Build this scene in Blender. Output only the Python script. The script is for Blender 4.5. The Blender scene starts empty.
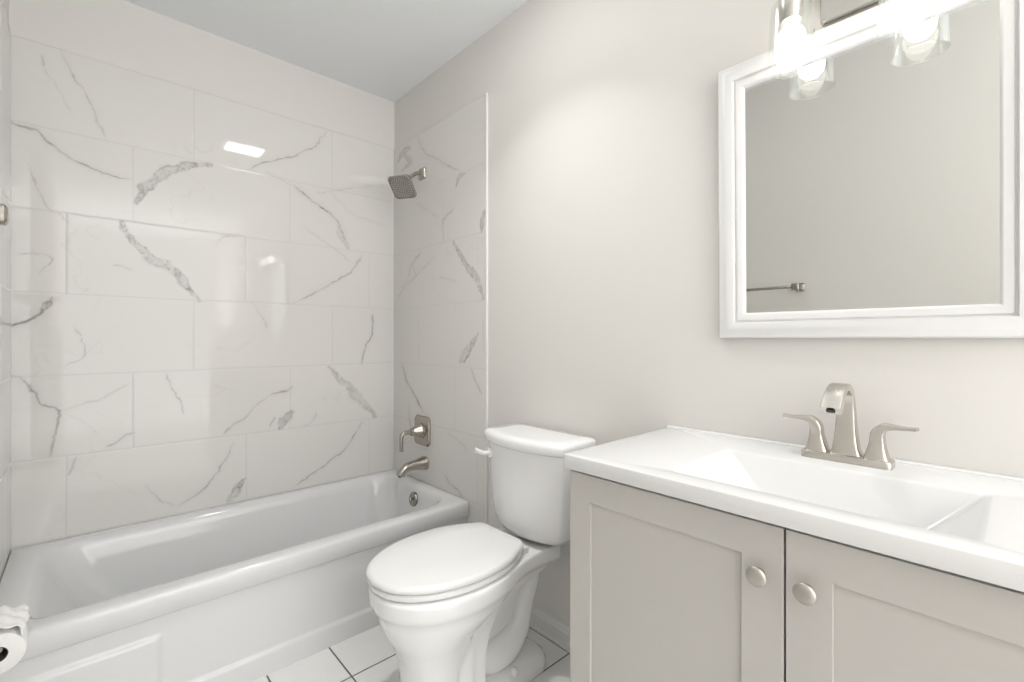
import bpy, bmesh, math
import numpy as np
from mathutils import Vector, Matrix

# ---------------------------------------------------------------- camera, world, lights, exposure
scene = bpy.context.scene
scene.view_settings.view_transform = 'Standard'
scene.view_settings.look = 'None'
scene.view_settings.gamma = 1.0
scene.view_settings.use_curve_mapping = False
scene.view_settings.exposure = 0.34

cam_data = bpy.data.cameras.new('camera')
cam_data.sensor_width = 36.0
cam_data.lens = 464.87 / 1024 * 36.0
cam_data.shift_y = -3.2 / 1024
cam_data.clip_start = 0.02
cam = bpy.data.objects.new('camera', cam_data)
scene.collection.objects.link(cam)
cam.location = (2.4494, -1.3224, 1.1496)
cam.rotation_euler = (math.radians(90), 0, math.radians(90) - 0.7419)
scene.camera = cam

world = bpy.data.worlds.new('world')
scene.world = world
world.use_nodes = True
world.node_tree.nodes['Background'].inputs['Color'].default_value = (1.0, 0.995, 0.985, 1)
world.node_tree.nodes['Background'].inputs['Strength'].default_value = 2.6
BULB = 7.0          # vanity bulbs
H_LAMP = 2.486
FAN_LIGHT = 14.0      # ceiling fan light lens
# added fill light far behind the camera, aimed up to brighten the room
fd = bpy.data.lights.new('bounce_fill', 'AREA'); fd.shape = 'RECTANGLE'; fd.size = 1.0; fd.size_y = 1.0
fd.energy = 54.0; fd.color = (1.0, 0.995, 0.98)
fo = bpy.data.objects.new('bounce_fill', fd); scene.collection.objects.link(fo)
fo.location = (4.5, -0.76, 1.2); fo.rotation_euler = (math.radians(180), 0, 0)
# the fan light's lamp shines down through its lens
ld = bpy.data.lights.new('fan_lamp', 'AREA'); ld.shape = 'SQUARE'; ld.size = 0.035; ld.spread = math.radians(100)
ld.energy = 2.6; ld.color = (1.0, 0.99, 0.97)
lo = bpy.data.objects.new('fan_lamp', ld); scene.collection.objects.link(lo); lo.location = (1.295, -0.487, H_LAMP)


# ---------------------------------------------------------------- dimensions (metres); x from the tiled back wall, -y into the room
L = 1.5266           # room width between wall_right (y=0) and wall_left (y=-L)
ROOM_X = 5.40
H = 2.519
TILE_TOP = 2.241
TILE_X = 0.8415
RIM = 0.3905
TUB_X = 0.7224

# ---------------------------------------------------------------- materials
def mat(name, color, rough=0.5, metal=0.0, spec=0.5, coat=0.0, noise=0.0, noise_scale=40.0, bump=0.0, bump_scale=200.0, stretch=None):
    m = bpy.data.materials.new(name); m.use_nodes = True
    nt = m.node_tree; b = nt.nodes['Principled BSDF']
    b.inputs['Base Color'].default_value = (*color, 1)
    b.inputs['Roughness'].default_value = rough
    b.inputs['Metallic'].default_value = metal
    b.inputs['Specular IOR Level'].default_value = spec
    b.inputs['Coat Weight'].default_value = coat
    tc = nt.nodes.new('ShaderNodeTexCoord')
    mp = nt.nodes.new('ShaderNodeMapping'); nt.links.new(tc.outputs['Object'], mp.inputs['Vector'])
    if stretch: mp.inputs['Scale'].default_value = stretch
    if noise > 0:
        n = nt.nodes.new('ShaderNodeTexNoise'); n.inputs['Scale'].default_value = noise_scale; n.inputs['Detail'].default_value = 3
        nt.links.new(mp.outputs['Vector'], n.inputs['Vector'])
        r = nt.nodes.new('ShaderNodeMixRGB'); r.blend_type = 'MIX'
        r.inputs['Color1'].default_value = tuple(c * (1 - noise) for c in color) + (1,)
        r.inputs['Color2'].default_value = tuple(min(1, c * (1 + noise)) for c in color) + (1,)
        nt.links.new(n.outputs['Fac'], r.inputs['Fac']); nt.links.new(r.outputs['Color'], b.inputs['Base Color'])
    if bump > 0:
        n2 = nt.nodes.new('ShaderNodeTexNoise'); n2.inputs['Scale'].default_value = bump_scale; n2.inputs['Detail'].default_value = 2
        nt.links.new(mp.outputs['Vector'], n2.inputs['Vector'])
        bp = nt.nodes.new('ShaderNodeBump'); bp.inputs['Strength'].default_value = bump; bp.inputs['Distance'].default_value = 0.002
        nt.links.new(n2.outputs['Fac'], bp.inputs['Height']); nt.links.new(bp.outputs['Normal'], b.inputs['Normal'])
    return m

def emit(name, color, strength):
    m = bpy.data.materials.new(name); m.use_nodes = True; nt = m.node_tree
    nt.nodes.remove(nt.nodes['Principled BSDF'])
    e = nt.nodes.new('ShaderNodeEmission'); e.inputs['Color'].default_value = (*color, 1); e.inputs['Strength'].default_value = strength
    nt.links.new(e.outputs['Emission'], nt.nodes['Material Output'].inputs['Surface'])
    return m

def thin_glass(name):
    m = bpy.data.materials.new(name); m.use_nodes = True; nt = m.node_tree
    nt.nodes.remove(nt.nodes['Principled BSDF'])
    t = nt.nodes.new('ShaderNodeBsdfTransparent'); t.inputs['Color'].default_value = (0.97, 0.975, 0.97, 1)
    g = nt.nodes.new('ShaderNodeBsdfGlossy'); g.inputs['Roughness'].default_value = 0.02; g.inputs['Color'].default_value = (1, 1, 1, 1)
    f0 = nt.nodes.new('ShaderNodeLayerWeight'); f0.inputs['Blend'].default_value = 0.5
    f1 = nt.nodes.new('ShaderNodeMath'); f1.operation = 'POWER'; f1.inputs[1].default_value = 3.0; nt.links.new(f0.outputs['Facing'], f1.inputs[0])
    f = nt.nodes.new('ShaderNodeMath'); f.operation = 'MULTIPLY_ADD'; f.inputs[1].default_value = 0.6; f.inputs[2].default_value = 0.03; nt.links.new(f1.outputs[0], f.inputs[0])
    mx = nt.nodes.new('ShaderNodeMixShader')
    nt.links.new(f.outputs[0], mx.inputs['Fac'])
    nt.links.new(t.outputs['BSDF'], mx.inputs[1]); nt.links.new(g.outputs['BSDF'], mx.inputs[2])
    nt.links.new(mx.outputs['Shader'], nt.nodes['Material Output'].inputs['Surface'])
    return m

def tile_material():
    m = bpy.data.materials.new('marble_tile'); m.use_nodes = True; nt = m.node_tree
    b = nt.nodes['Principled BSDF']; b.inputs['Roughness'].default_value = 0.06
    b.inputs['Specular IOR Level'].default_value = 0.5
    a = nt.nodes.new('ShaderNodeAttribute'); a.attribute_name = 'pattern'
    sep = nt.nodes.new('ShaderNodeSeparateColor'); nt.links.new(a.outputs['Color'], sep.inputs['Color'])
    tc = nt.nodes.new('ShaderNodeTexCoord')
    n = nt.nodes.new('ShaderNodeTexNoise'); n.inputs['Scale'].default_value = 2.2; n.inputs['Detail'].default_value = 5
    nt.links.new(tc.outputs['Object'], n.inputs['Vector'])
    base = nt.nodes.new('ShaderNodeMixRGB'); base.inputs['Color1'].default_value = (0.75, 0.735, 0.71, 1); base.inputs['Color2'].default_value = (0.80, 0.785, 0.76, 1)
    nt.links.new(n.outputs['Fac'], base.inputs['Fac'])
    v = nt.nodes.new('ShaderNodeMixRGB'); v.inputs['Color2'].default_value = (0.155, 0.145, 0.13, 1)
    nt.links.new(sep.outputs['Red'], v.inputs['Fac']); nt.links.new(base.outputs['Color'], v.inputs['Color1'])
    g = nt.nodes.new('ShaderNodeMixRGB'); g.inputs['Color2'].default_value = (0.66, 0.65, 0.63, 1)
    nt.links.new(sep.outputs['Green'], g.inputs['Fac']); nt.links.new(v.outputs['Color'], g.inputs['Color1'])
    nt.links.new(g.outputs['Color'], b.inputs['Base Color'])
    r = nt.nodes.new('ShaderNodeMath'); r.operation = 'MULTIPLY_ADD'; r.inputs[1].default_value = 0.4; r.inputs[2].default_value = 0.03
    nt.links.new(sep.outputs['Green'], r.inputs[0]); nt.links.new(r.outputs['Value'], b.inputs['Roughness'])
    return m

def floor_material():
    m = bpy.data.materials.new('floor_tile'); m.use_nodes = True; nt = m.node_tree
    b = nt.nodes['Principled BSDF']; b.inputs['Roughness'].default_value = 0.35
    tc = nt.nodes.new('ShaderNodeTexCoord'); s = nt.nodes.new('ShaderNodeSeparateXYZ'); nt.links.new(tc.outputs['Object'], s.inputs['Vector'])
    P = 0.2113; W = 0.0026
    def line(out, off):
        a = nt.nodes.new('ShaderNodeMath'); a.operation = 'SUBTRACT'; a.inputs[1].default_value = off; nt.links.new(out, a.inputs[0])
        pp = nt.nodes.new('ShaderNodeMath'); pp.operation = 'PINGPONG'; pp.inputs[1].default_value = P / 2; nt.links.new(a.outputs[0], pp.inputs[0])
        c = nt.nodes.new('ShaderNodeMapRange'); c.inputs['From Min'].default_value = W * 0.6; c.inputs['From Max'].default_value = W * 1.2
        c.inputs['To Min'].default_value = 1; c.inputs['To Max'].default_value = 0; nt.links.new(pp.outputs[0], c.inputs['Value'])
        return c.outputs['Result']
    lx = line(s.outputs['X'], 0.919); ly = line(s.outputs['Y'], -0.657 + 0.0)
    mx = nt.nodes.new('ShaderNodeMath'); mx.operation = 'MAXIMUM'; nt.links.new(lx, mx.inputs[0]); nt.links.new(ly, mx.inputs[1])
    n = nt.nodes.new('ShaderNodeTexNoise'); n.inputs['Scale'].default_value = 9; nt.links.new(tc.outputs['Object'], n.inputs['Vector'])
    base = nt.nodes.new('ShaderNodeMixRGB'); base.inputs['Color1'].default_value = (0.84, 0.84, 0.83, 1); base.inputs['Color2'].default_value = (0.90, 0.90, 0.89, 1)
    nt.links.new(n.outputs['Fac'], base.inputs['Fac'])
    g = nt.nodes.new('ShaderNodeMixRGB'); g.inputs['Color2'].default_value = (0.13, 0.13, 0.13, 1)
    nt.links.new(mx.outputs[0], g.inputs['Fac']); nt.links.new(base.outputs['Color'], g.inputs['Color1']); nt.links.new(g.outputs['Color'], b.inputs['Base Color'])
    bp = nt.nodes.new('ShaderNodeBump'); bp.invert = True; bp.inputs['Strength'].default_value = 2.6; bp.inputs['Distance'].default_value = 0.001
    nt.links.new(mx.outputs[0], bp.inputs['Height']); nt.links.new(bp.outputs['Normal'], b.inputs['Normal'])
    return m

M_WALL = mat('wall_paint', (0.77, 0.75, 0.72), 0.6, spec=0.3, bump=0.12, bump_scale=260)
M_WALL_UP = M_WALL
M_CEIL = mat('ceiling_paint', (0.88, 0.90, 0.92), 0.8, spec=0.2, bump=0.1, bump_scale=200)
M_TRIM = mat('white_trim_paint', (0.82, 0.82, 0.81), 0.35)
M_TILE = tile_material()
M_FLOOR = floor_material()
M_TUB = mat('tub_enamel', (0.76, 0.765, 0.77), 0.12, coat=0.3)
M_PORC = mat('porcelain', (0.92, 0.92, 0.92), 0.1, coat=0.3)
M_SEAT = mat('seat_plastic', (0.88, 0.88, 0.875), 0.16)
M_COUNTER = mat('cultured_marble', (0.80, 0.80, 0.80), 0.18)
M_CAB = mat('greige_cabinet_paint', (0.585, 0.565, 0.535), 0.42, noise=0.02, noise_scale=60)
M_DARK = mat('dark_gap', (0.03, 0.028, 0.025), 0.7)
M_NICKEL = mat('brushed_nickel', (0.62, 0.59, 0.55), 0.26, metal=1.0, noise=0.04, noise_scale=150, stretch=(1, 1, 8))
M_NICKEL_D = mat('dark_nickel', (0.36, 0.335, 0.30), 0.25, metal=1.0)  # darker nickel tone for overflow plate, towel bar and paper holder
M_SHOWER = mat('warm_brushed_nickel', (0.46, 0.43, 0.39), 0.24, metal=1.0, noise=0.05, noise_scale=120, stretch=(1, 1, 6))
M_KNOB = mat('satin_knob_nickel', (0.50, 0.475, 0.44), 0.34, metal=1.0)
M_CHROME = mat('chrome', (0.8, 0.8, 0.8), 0.08, metal=1.0)
M_MIRROR = mat('mirror_silver', (0.74, 0.75, 0.735), 0.005, metal=1.0)
M_FRAME = mat('white_frame_lacquer', (0.84, 0.84, 0.84), 0.28)
M_GLASS = thin_glass('clear_glass')
M_BULB = emit('bulb_glow', (1.0, 0.95, 0.87), BULB)
M_FANLENS = emit('fan_lens_glow', (1.0, 0.98, 0.95), FAN_LIGHT)
M_PAPER = mat('toilet_tissue', (0.86, 0.855, 0.84), 0.95, spec=0.1, bump=0.5, bump_scale=300)
M_CORE = mat('cardboard_core', (0.10, 0.085, 0.07), 0.9)
M_RUBBER = mat('nozzle_rubber', (0.10, 0.10, 0.10), 0.6)
M_CAULK = mat('caulk', (0.70, 0.70, 0.68), 0.5)

# ---------------------------------------------------------------- helpers
C = scene.collection
def link(o, parent=None):
    C.objects.link(o)
    if parent is not None:
        o.parent = parent
        o.matrix_parent_inverse = Matrix.Translation(-Vector(parent.location))   # parts are written in world metres
    return o

def obj(name, bm, m, parent=None, smooth=True, angle=40, bevel=0.0, bevel_seg=2, subsurf=0):
    bmesh.ops.recalc_face_normals(bm, faces=bm.faces)
    me = bpy.data.meshes.new(name); bm.to_mesh(me); bm.free()
    o = bpy.data.objects.new(name, me); me.materials.append(m)
    link(o, parent)
    if bevel > 0:
        b = o.modifiers.new('bevel', 'BEVEL'); b.width = bevel; b.segments = bevel_seg; b.limit_method = 'ANGLE'; b.angle_limit = math.radians(35)
    if subsurf:
        s = o.modifiers.new('sub', 'SUBSURF'); s.levels = subsurf; s.render_levels = subsurf
    if smooth:
        for p in me.polygons: p.use_smooth = True
        if not subsurf:
            try: me.set_sharp_from_angle(angle=math.radians(angle))
            except Exception: pass
    return o

def thing(name, label, cat, loc, group=None):
    o = bpy.data.objects.new(name, None); o.empty_display_size = 0.05
    o.location = loc; C.objects.link(o); tag(o, label, cat, group)
    return o
def tag(o, label, cat, group=None):
    o['label'] = label; o['category'] = cat
    if group: o['group'] = group
    return o
def struct(name, bm, m, **k):
    o = obj(name, bm, m, **k); o['kind'] = 'structure'; return o

def box(bm, x0, x1, y0, y1, z0, z1):
    vs = [bm.verts.new(p) for p in ((x0,y0,z0),(x1,y0,z0),(x1,y1,z0),(x0,y1,z0),(x0,y0,z1),(x1,y0,z1),(x1,y1,z1),(x0,y1,z1))]
    for f in ((0,3,2,1),(4,5,6,7),(0,1,5,4),(1,2,6,5),(2,3,7,6),(3,0,4,7)): bm.faces.new([vs[i] for i in f])
    return bm
def bx(*a):
    return box(bmesh.new(), *a)

def loft(bm, rings, cap0=True, cap1=True, closed=True):
    vr = [[bm.verts.new(p) for p in r] for r in rings]
    n = len(vr[0])
    for a, b in zip(vr, vr[1:]):
        for i in range(n if closed else n - 1):
            j = (i + 1) % n
            bm.faces.new((a[i], a[j], b[j], b[i]))
    if cap0: bm.faces.new(list(reversed(vr[0])))
    if cap1: bm.faces.new(vr[-1])
    return vr

def rrect(cx, cy, hx, hy, r, z=0.0, n=8):
    """rounded rectangle in xy, ccw, n points per corner"""
    out = []
    rr = r if hasattr(r, '__len__') else (r,) * 4
    for (sx, sy, a0), r in zip(((1, 1, 0), (-1, 1, 90), (-1, -1, 180), (1, -1, 270)), rr):
        for k in range(n):
            a = math.radians(a0 + 90 * k / (n - 1))
            out.append((cx + sx * (hx - r) + r * math.cos(a), cy + sy * (hy - r) + r * math.sin(a), z))
    return out

def lathe(bm, prof, n=32, center=(0, 0, 0), axis=(0, 0, 1), cap0=False, cap1=False):
    """prof: list of (radius, distance along axis)"""
    ax = Vector(axis).normalized()
    t = Vector((1, 0, 0)) if abs(ax.x) < 0.9 else Vector((0, 1, 0))
    u = ax.cross(t).normalized(); w = ax.cross(u)
    rings = []
    for r, h in prof:
        r = max(r, 1e-5)
        rings.append([Vector(center) + ax * h + u * (r * math.cos(2*math.pi*i/n)) + w * (r * math.sin(2*math.pi*i/n)) for i in range(n)])
    loft(bm, rings, cap0, cap1)
    return bm

def catmull(pts, seg=8):
    pts = [np.array(p, float) for p in pts]
    P = [2*pts[0]-pts[1]] + pts + [2*pts[-1]-pts[-2]]
    out = []
    for i in range(1, len(P) - 2):
        for k in range(seg):
            t = k / seg
            a, b, c, d = P[i-1], P[i], P[i+1], P[i+2]
            out.append(0.5*((2*b)+(-a+c)*t+(2*a-5*b+4*c-d)*t*t+(-a+3*b-3*c+d)*t**3))
    out.append(pts[-1])
    return out

def sweep(bm, path, sizes, side, r_frac=0.35, n=5, cap=True, round_section=False):
    """sweep a rounded rectangle (half width along `side`, half thickness across) along path"""
    path = [Vector(p) for p in path]; side = Vector(side).normalized(); rings = []
    for i, p in enumerate(path):
        t = (path[min(i+1, len(path)-1)] - path[max(i-1, 0)]).normalized()
        s = (side - t * side.dot(t)).normalized(); nrm = t.cross(s)
        hw, ht = sizes[i]
        r = min(hw, ht) * (0.999 if round_section else r_frac * 2 if r_frac < 0.5 else 0.999)
        ring = [p + s * q[0] + nrm * q[1] for q in rrect(0, 0, hw, ht, r, 0, n)]
        rings.append(ring)
    loft(bm, rings, cap, cap)
    return bm

def tube(bm, path, radii, n=16, cap=True):
    path = [Vector(p) for p in path]; rings = []
    ref = None
    for i, p in enumerate(path):
        t = (path[min(i+1, len(path)-1)] - path[max(i-1, 0)]).normalized()
        if ref is None: ref = Vector((0, 0, 1)) if abs(t.z) < 0.9 else Vector((1, 0, 0))
        s = (ref - t * ref.dot(t)).normalized(); ref = s; w = t.cross(s)
        r = radii[i] if hasattr(radii, '__len__') else radii
        rings.append([p + s * r * math.cos(2*math.pi*k/n) + w * r * math.sin(2*math.pi*k/n) for k in range(n)])
    loft(bm, rings, cap, cap)
    return bm

def lerp_list(keys, n):
    """keys: list of tuples; resample linearly to n entries"""
    out = []
    for i in range(n):
        t = i / (n - 1) * (len(keys) - 1); k = min(int(t), len(keys) - 2); f = t - k
        out.append(tuple(a + (b - a) * f for a, b in zip(keys[k], keys[k + 1])))
    return out

def smooth_lerp(keys, n):
    return [tuple(v) for v in catmull(keys, max(1, (n - 1) // (len(keys) - 1)))]

# vein polylines in wall metres: kind, width, strength, points
VEINS_BACK = [
 ('l',0.0035,0.35,[(-1.443, 2.199), (-1.437, 2.16)]),
 ('l',0.003,0.15,[(-1.437, 2.16), (-1.403, 2.091), (-1.359, 1.996)]),
 ('l',0.0035,0.32,[(-1.397, 2.244), (-1.348, 2.145), (-1.296, 2.035), (-1.264, 1.939)]),
 ('l',0.0045,0.5,[(-1.526, 1.931), (-1.466, 1.91), (-1.378, 1.849), (-1.305, 1.81), (-1.252, 1.795), (-1.184, 1.794)]),
 ('l',0.003,0.25,[(-1.484, 1.788), (-1.432, 1.644), (-1.403, 1.624), (-1.359, 1.574)]),
 ('p',0.022,0.75,[(-0.916, 1.927), (-1.037, 1.88), (-1.099, 1.831), (-1.148, 1.761), (-1.168, 1.703)]),
 ('p',0.017,0.75,[(-1.218, 1.617), (-1.184, 1.557), (-1.132, 1.49), (-1.051, 1.448), (-1.001, 1.379), (-0.954, 1.317)]),
 ('l',0.004,0.22,[(-0.89, 1.559), (-0.866, 1.603), (-0.823, 1.619), (-0.782, 1.62)]),
 ('l',0.0045,0.42,[(-0.397, 2.231), (-0.458, 2.136), (-0.575, 2.048), (-0.679, 1.992), (-0.769, 1.936)]),
 ('l',0.006,0.6,[(-0.56, 1.917), (-0.503, 1.874), (-0.376, 1.801), (-0.317, 1.736), (-0.284, 1.639)]),
 ('p',0.02,0.4,[(-0.334, 1.755), (-0.284, 1.639)]),
 ('l',0.005,0.38,[(-0.188, 1.613), (-0.257, 1.518), (-0.371, 1.438), (-0.56, 1.318)]),
 ('l',0.005,0.18,[(-0.448, 1.896), (-0.245, 1.966), (-0.037, 2.034)]),
 ('l',0.006,0.45,[(-0.135, 1.289), (-0.141, 1.171), (-0.177, 1.104), (-0.2, 1.005)]),
 ('p',0.022,0.55,[(-0.381, 0.996), (-0.29, 0.895), (-0.182, 0.783), (-0.123, 0.704)]),
 ('l',0.005,0.42,[(-0.194, 0.69), (-0.273, 0.581), (-0.376, 0.502), (-0.468, 0.451), (-0.56, 0.4)]),
 ('l',0.006,0.4,[(-0.661, 0.872), (-0.589, 0.886), (-0.565, 0.904)]),
 ('l',0.004,0.22,[(-0.661, 0.872), (-0.727, 0.826), (-0.769, 0.778), (-0.831, 0.748)]),
 ('p',0.025,0.7,[(-0.57, 0.78), (-0.598, 0.739), (-0.616, 0.707)]),
 ('l',0.004,0.35,[(-0.639, 0.763), (-0.67, 0.714)]),
 ('l',0.005,0.3,[(-0.508, 0.702), (-0.483, 0.71), (-0.438, 0.766)]),
 ('l',0.004,0.35,[(-1.072, 1.004), (-1.058, 0.961), (-1.04, 0.904), (-1.016, 0.859), (-1.016, 0.82)]),
 ('l',0.004,0.4,[(-0.823, 0.674), (-0.843, 0.608), (-0.886, 0.543), (-0.924, 0.488), (-0.969, 0.463), (-1.03, 0.42)]),
 ('l',0.0035,0.28,[(-1.139, 0.53), (-1.109, 0.486), (-1.037, 0.422)]),
 ('p',0.018,0.75,[(-0.777, 0.489), (-0.806, 0.449), (-0.843, 0.397)]),
 ('l',0.0045,0.35,[(-0.862, 0.707), (-0.823, 0.743), (-0.757, 0.781)]),
 ('l',0.005,0.55,[(-1.528, 1.02), (-1.481, 0.977), (-1.45, 0.908), (-1.395, 0.873), (-1.408, 0.78), (-1.419, 0.711)]),
 ('l',0.004,0.25,[(-1.395, 0.873), (-1.311, 0.899), (-1.187, 0.965)]),
 ('l',0.003,0.12,[(-1.378, 0.864), (-1.284, 0.771)]),
 ('l',0.0045,0.4,[(-1.261, 0.712), (-1.224, 0.742), (-1.18, 0.76)]),
 ('l',0.005,0.5,[(-1.351, 0.691), (-1.362, 0.655), (-1.378, 0.628)]),
 ('p',0.012,0.7,[(-1.414, 1.299), (-1.429, 1.268), (-1.445, 1.249)]),
 ('l',0.006,0.8,[(-1.435, 1.257), (-1.458, 1.23), (-1.486, 1.204), (-1.528, 1.188)]),
 ('l',0.003,0.25,[(-1.351, 1.199), (-1.328, 1.087), (-1.378, 1.035)]),
 ('l',0.003,0.15,[(-1.328, 1.087), (-1.284, 1.133)]),
 ('l',0.003,0.3,[(-1.499, 1.45), (-1.448, 1.456), (-1.416, 1.441), (-1.448, 1.382)]),
 ('l',0.003,0.25,[(-1.325, 1.323), (-1.316, 1.34)]),
 ('l',0.003,0.2,[(-1.24, 1.441), (-1.206, 1.433), (-1.177, 1.419)]),
 ('l',0.004,0.22,[(-0.752, 1.328), (-0.701, 1.244), (-0.675, 1.187)]),
 ('l',0.004,0.14,[(-0.688, 1.946), (-0.565, 1.911)]),
 ('l',0.004,0.16,[(-0.527, 1.723), (-0.376, 1.632), (-0.257, 1.561)]),
 ('l',0.005,0.13,[(-0.376, 1.927), (-0.257, 1.822), (-0.062, 1.794)]),
]
VEINS_RIGHT = [
 ('l',0.006,0.38,[(0.255, 2.234), (0.315, 2.146), (0.43, 2.066), (0.537, 2.006), (0.646, 1.943)]),
 ('p',0.014,0.55,[(0.685, 1.923), (0.638, 1.916), (0.613, 1.874)]),
 ('l',0.004,0.38,[(0.605, 1.779), (0.529, 1.75), (0.502, 1.725), (0.511, 1.628)]),
 ('p',0.014,0.85,[(0.834, 1.714), (0.813, 1.673), (0.805, 1.629)]),
 ('p',0.016,0.75,[(0.588, 1.621), (0.662, 1.524), (0.754, 1.448), (0.798, 1.376), (0.82, 1.329)]),
 ('l',0.006,0.3,[(0.296, 1.613), (0.203, 1.549), (0.16, 1.487)]),
 ('l',0.004,0.25,[(0.203, 1.549), (0.245, 1.484)]),
 ('l',0.005,0.22,[(0.43, 1.569), (0.296, 1.506), (0.138, 1.439), (0.025, 1.368)]),
 ('l',0.004,0.15,[(0.245, 1.88), (0.355, 1.82), (0.467, 1.757)]),
 ('p',0.02,0.7,[(0.048, 2.151), (0.094, 2.195), (0.182, 2.191)]),
 ('p',0.018,0.55,[(0.127, 2.168), (0.192, 2.111), (0.094, 2.099)]),
 ('p',0.024,0.5,[(0.724, 1.116), (0.646, 1.034)]),
 ('p',0.01,0.95,[(0.784, 1.171), (0.739, 1.112), (0.685, 1.035)]),
 ('l',0.004,0.35,[(0.724, 1.009), (0.769, 0.951), (0.813, 0.891)]),
 ('l',0.008,0.5,[(0.094, 1.001), (0.149, 0.909), (0.234, 0.833), (0.325, 0.757)]),
 ('l',0.006,0.35,[(0.171, 0.805), (0.182, 0.685), (0.224, 0.636)]),
 ('l',0.005,0.5,[(0.52, 0.471), (0.554, 0.439), (0.638, 0.41), (0.709, 0.343)]),
 ('l',0.006,0.18,[(0.537, 0.683), (0.638, 0.655), (0.709, 0.619)]),
 ('l',0.006,0.12,[(0.002, 1.311), (0.083, 1.421), (0.171, 1.481)]),
 ('l',0.005,0.15,[(0.467, 1.463), (0.621, 1.419)]),
 ('l',0.005,0.2,[(0.827, 1.239), (0.82, 1.095)]),
]

# ---------------------------------------------------------------- room shell
struct('floor', bx(-0.12, ROOM_X, -L - 0.12, 0.12, -0.08, 0.0), M_FLOOR, smooth=False)
struct('ceiling', bx(-0.12, ROOM_X, -L - 0.12, 0.12, H, H + 0.08), M_CEIL, smooth=False)
wall_back = struct('wall_back', bx(-0.12, -0.006, -L - 0.12, 0.12, 0, H), M_WALL, smooth=False)
wall_right = struct('wall_right', bx(-0.006, ROOM_X, 0.0, 0.12, 0, H), M_WALL, smooth=False)
wall_left = struct('wall_left', bx(-0.006, ROOM_X, -L - 0.12, -L, 0, H), M_WALL, smooth=False)

# ---------------------------------------------------------------- marble tiles: a fine grid whose point colours carry vein and joint
rng = np.random.default_rng(7)
def vnoise(u, v, scale, seed):
    g = np.random.default_rng(seed).random((257, 257))
    a = u * scale; b = v * scale
    i = np.floor(a).astype(int); j = np.floor(b).astype(int)
    fa = a - i; fb = b - j; fa = fa*fa*(3-2*fa); fb = fb*fb*(3-2*fb)
    i %= 256; j %= 256
    return (g[i, j]*(1-fa)*(1-fb) + g[i+1, j]*fa*(1-fb) + g[i, j+1]*(1-fa)*fb + g[i+1, j+1]*fa*fb)
def fbm(u, v, scale, seed, octv=3):
    s = 0; a = 1; tot = 0
    for k in range(octv):
        s = s + a * vnoise(u, v, scale * 2**k, seed + k); tot += a; a *= 0.55
    return s / tot
def pattern(U, Z, veins, joints):
    du = (fbm(U, Z, 22, 11) - 0.5) * 0.022 + (fbm(U, Z, 90, 31) - 0.5) * 0.006
    dz = (fbm(U, Z, 22, 51) - 0.5) * 0.022 + (fbm(U, Z, 90, 71) - 0.5) * 0.006
    A = U + du; Bz = Z + dz
    ink = np.zeros_like(U)
    for vi, (kind, w, s, pts) in enumerate(veins):
        P = catmull(pts, 4) if len(pts) > 2 else [np.array(p, float) for p in pts]
        tot = len(P) - 1
        d = np.full(U.shape, 9.0); tt = np.zeros_like(U)
        for k in range(tot):
            a, b = P[k], P[k+1]; ab = b - a; l2 = float(ab @ ab) + 1e-12
            t = np.clip(((A - a[0]) * ab[0] + (Bz - a[1]) * ab[1]) / l2, 0, 1)
            dd = np.hypot(A - a[0] - t * ab[0], Bz - a[1] - t * ab[1])
            m = dd < d; d = np.where(m, dd, d); tt = np.where(m, (k + t) / tot, tt)
        env = np.clip(np.minimum(tt, 1 - tt) * 7 + 0.25, 0, 1)
        if kind == 'l':
            ww = w * (0.35 + 0.75 * vnoise(U + vi, Z, 26, 5)) * 0.75
            v = 1.25 * s * np.exp(-(d / ww) ** 2) * (0.45 + 0.7 * vnoise(U, Z + vi, 34, 9)) * env
            v += s * 0.13 * np.exp(-(d / (w * 3.5)) ** 2) * env
        else:
            ww = w * (0.35 + 0.85 * np.sin(np.pi * np.clip(tt, 0.05, 0.95))) * (0.6 + 0.7 * vnoise(U, Z + vi, 24, 61))
            fall = 1 / (1 + np.exp((d - ww * 0.9) / (ww * 0.12)))
            fil = np.exp(-(np.abs(fbm(U * 1.2, Z * 0.9, 42, 91 + vi, 3) - 0.5) / 0.045) ** 2)
            edge = np.exp(-((d - ww * 0.75) / 0.0035) ** 2) * (vnoise(U, Z, 40, 17) > 0.4)
            speck = np.clip((vnoise(U, Z, 170, 23 + vi) - 0.5) * 3, 0, 1)
            v = s * fall * (0.12 + 0.30 * vnoise(U, Z, 38, 3 + vi) + 0.62 * fil * vnoise(U, Z, 28, 77) + 0.30 * edge + 0.16 * speck)
        ink = np.maximum(ink, v)
    # very faint wisps through the whole stone
    wisp = np.exp(-(np.abs(fbm(U * 0.7 + Z * 0.35, Z * 0.9, 5.5, 201, 4) - 0.5) / 0.009) ** 2) * np.clip((fbm(U, Z, 3.5, 301) - 0.5) * 5, 0, 1)
    ink = np.maximum(ink, wisp * 0.07)
    rows = np.floor((TILE_TOP - Z) / 0.3083).astype(int)
    g = np.zeros_like(U)
    for k in range(0, 8):
        zz = TILE_TOP - 0.3083 * k
        g = np.maximum(g, np.exp(-((Z - zz) / 0.0019) ** 2)) if k else g
    for r, us in enumerate(joints):
        for u0 in us:
            g = np.maximum(g, np.exp(-((U - u0) / 0.0019) ** 2) * (rows == r))
    return np.clip(ink, 0, 1), g

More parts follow.
